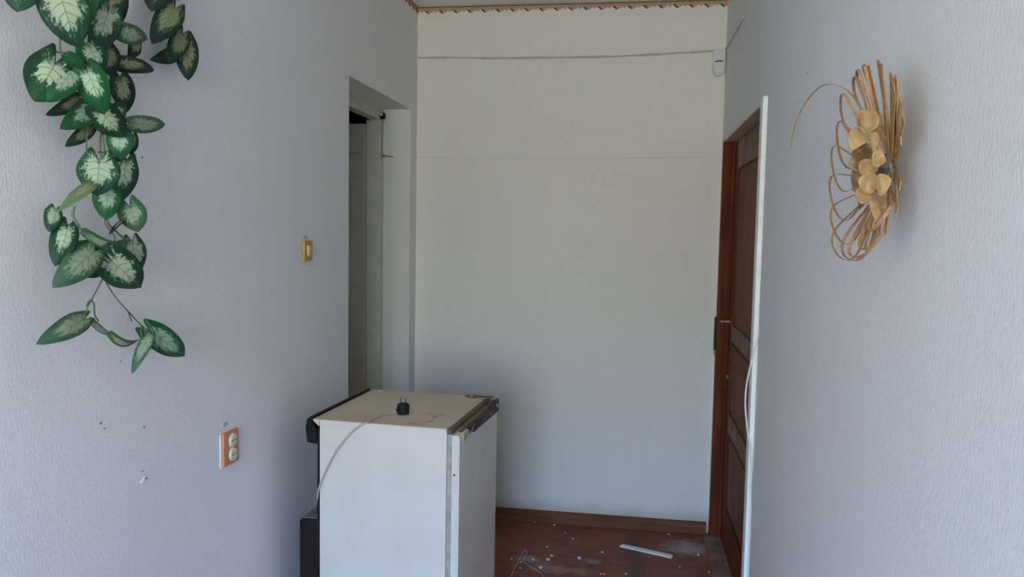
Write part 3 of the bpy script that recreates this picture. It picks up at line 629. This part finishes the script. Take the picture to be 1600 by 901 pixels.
# taut string and its hook
hk = at(599, 244, 1, OPN1-.001); bm = bmesh.new()
hook = thing('wall_hook', 'small rusty hook screwed into the left doorway reveal', 'hook', hk)
M['hookm'] = plain('rusty_brass', (.24, .17, .09), .5, .3, 80)
tube(bm, smooth([(0, .02, 0), (.0, -.012, 0), (.012, -.017, .001), (.035, -.014, -.002), (.055, -.012, -.004)], 4), .0035, 8); obj('shank', bm, M['hookm'], hook, True)
bm = bmesh.new(); cyl(bm, (0, 0, 0), (0, -1, 0), .010, .004, 12); obj('collar', bm, M['hookm'], hook)
M['string'] = plain('grey_string', (.55, .54, .49), .9, .1, 90, .1)
cable('string_line', [hk + Vector((.055, -.012, -.004)), Vector((XL+.002, D-.030, at(650, 246.5, 1, D).z)), bp(760, 247, .004), bp(880, 247.5, .003), bp(1000, 247, .003), bp(1100, 245.5, .003)], .0007, 'string', 'faint grey string stretched across the back wall at door height', 'string')
# door contact on the left frame
kc = at(597, 181, 0, FX+.012); dc = thing('door_contact', 'small round black door contact at the top of the left door frame', 'door contact', (FX+.004, kc.y, kc.z))
bm = bmesh.new(); cyl(bm, (0, 0, 0), (1, 0, 0), .018, .020, 20, .017); cyl(bm, (.020, 0, 0), (1, 0, 0), .017, .004, 20, .012); obj('cap', bm, M['black_pl'], dc)
bm = bmesh.new(); cyl(bm, (.012, -.022, .004), (0, -1, 0), .007, .008, 12); obj('terminal', bm, M['paper'], dc)
bm = bmesh.new(); tube(bm, smooth([(.006, .012, -.018), (.003, .015, -.06), (.002, .016, -.16), (.0018, .016, -.22)], 5), .0013, 6); obj('lead', bm, M['stem_dark'], dc, True)
# loose cable by the right door
def rp_(x, y, o): return at(x, y, 0, XR-o)
cy_ = RD0-.0585                      # just in front of the batten's near face
cable('door_cable', [at(x, y, 1, cy_) for x, y in ((1193,420),(1190.5,470),(1186,515),(1179,546),(1171,578),(1166,605),(1164.5,630),(1166,655),(1169,680),(1173,702),(1173,780),(1170,860),(1166,960))], .0032, 'cable_w', 'thin white cable drooping along the white batten beside the brown door')

# ------------------------------------------------------------------ litter on the floor
M['lath'] = plain('white_painted_lath', (.74, .73, .69), .7, .06, 30); M['chip'] = plain('plaster_crumb', (.60, .58, .55), .9, .08, 60, .1)
A = at(970, 851, 2, .006); B = at(1051, 869, 2, .006); mdl = (A+B)/2; an = math.atan2(B.y-A.y, B.x-A.x); L = (B-A).length
bm = bmesh.new(); prism(bm, [(-L/2, -.016, 0), (L/2-.004, -.016, 0), (L/2, .004, 0), (L/2-.006, .016, 0), (-L/2+.008, .016, 0)], (0, 0, .008)); bevel(bm, .001, 1)
o = obj('wooden_lath', bm, M['lath']); o.location = (mdl.x, mdl.y, .0005); o.rotation_euler = (0, 0, an); tag(o, 'white painted strip of wood lying on the brown floor', 'wood strip')
cs = [at(x, y, 2, z) for x, y, z in ((797,905,.002),(803,889,.002),(810,877,.003),(815,866,.010),(820,859,.016),(823,861,.018),(822,866,.014),(817,873,.006),(812,879,.003),(817,877,.003),(827,884,.003),(838,890,.003),(847,897,.003),(853,908,.002))]
cable('floor_wire', cs, .0014, 'string', 'thin loop of pale wire lying on the floor beside the refrigerator', 'wire')
chips = []
rc = random.Random(3)
for x, y, s, lab in ((866,819.5,5,'white plaster crumb lying close to the baseboard right of the refrigerator'),(875,816,3,'tiny plaster crumb touching the baseboard behind the first close one'),(895,841,4,'plaster crumb alone in the middle of the bare brown floor'),
        (883,831.5,3,'tiny plaster crumb between the baseboard and the middle of the floor'),(855,853.5,4,'plaster crumb above the largest one on the floor'),(833,873,6,'yellowish plaster crumb just right of the wire loop'),
        (856,873.5,9,'largest white plaster crumb on the floor right of the wire loop'),(862,867.5,6,'plaster crumb touching the far side of the largest crumb'),(845,886,8,'rounded plaster crumb above the right leg of the floor wire'),
        (813,886.5,4,'plaster crumb lying between the two legs of the floor wire'),(905,871,8,'broad plaster crumb midway between the wire loop and the wood strip'),(941,862,5,'plaster crumb just left of the white wood strip'),
        (939,896,4,'left one of two touching plaster crumbs at the front of the floor'),(944,896,4,'right one of two touching plaster crumbs at the front of the floor'),(1045,834,4,'plaster crumb behind the white wood strip near the baseboard'),
        (1091,866,5,'plaster crumb in the dusty corner by the brown door'),(1108,893,4,'plaster crumb at the edge of the brown door threshold'),(1071,859,4,'plaster crumb just beyond the right end of the wood strip'),
        (1062,885,3,'tiny plaster crumb in front of the white wood strip'),(978,896,5,'dull plaster crumb on the dark stain at the front'),(900,817.5,3,'tiny plaster crumb at the middle of the baseboard'),
        (836,815,3,'tiny plaster crumb at the baseboard nearest the refrigerator'),(799,872,5,'plaster crumb between the refrigerator and the wire loop')):
    p = at(x, y, 2, .003); r = s*p.y/FPX*.42; bm = bmesh.new(); n = rc.randint(5, 7)
    ring = [(r*(.7+.5*rc.random())*math.cos(2*math.pi*i/n), r*(.7+.5*rc.random())*math.sin(2*math.pi*i/n), 0) for i in range(n)]
    prism(bm, ring, (0, 0, min(.007, r*.7)))
    o = obj('plaster_crumb', bm, M['chip']); o.location = (p.x, p.y, .0005); o.rotation_euler = (0, 0, rc.random()*6)
    tag(o, lab, 'plaster crumb', 'plaster crumbs on the floor')
# nail heads in the walls
M['nail'] = plain('dark_nail', (.13, .12, .125), .6, .2, 60)
for side, x, y, r, lab in (('l',157,661,.004,'upper dark nail head of a close pair low on the left wall'), ('l',163,669,.003,'lower dark nail head of a close pair low on the left wall'),
        ('l',225,667,.004,'lone dark nail head between the close pair and the orange socket'), ('l',222,736,.0025,'tiny nail head just above the torn wallpaper flap'), ('l',228,747,.004,'dark nail head at the edge of the torn wallpaper flap'),
        ('l',222,246,.003,'small nail head beside the middle leaves of the hanging vine'), ('l',540,122,.004,'small nail head by the upper corner of the left doorway'), ('l',188,564,.0025,'faint nail head just below the lowest leaves of the vine'),
        ('r',1261,114,.003,'tiny dark nail head above the stray straw of the ornament')):
    X = XL if side == 'l' else XR; p = at(x, y, 0, X); bm = bmesh.new(); cyl(bm, (0, 0, 0), (1 if side == 'l' else -1, 0, 0), r*.8, .0022, 8, r*.55)
    o = obj('nail_head', bm, M['nail']); o.location = p; tag(o, lab, 'nail', 'nail heads in the walls')
p = at(222, 749, 0, XL); bm = bmesh.new(); prism(bm, [(0, -.012, -.005), (.001, .008, .007), (.003, .010, .004), (.003, -.006, -.007)], (.0006, 0, 0)); o = obj('wallpaper_flap', bm, M['wall_l']); o.location = p; tag(o, 'small torn flap of wallpaper low on the left wall', 'wallpaper')
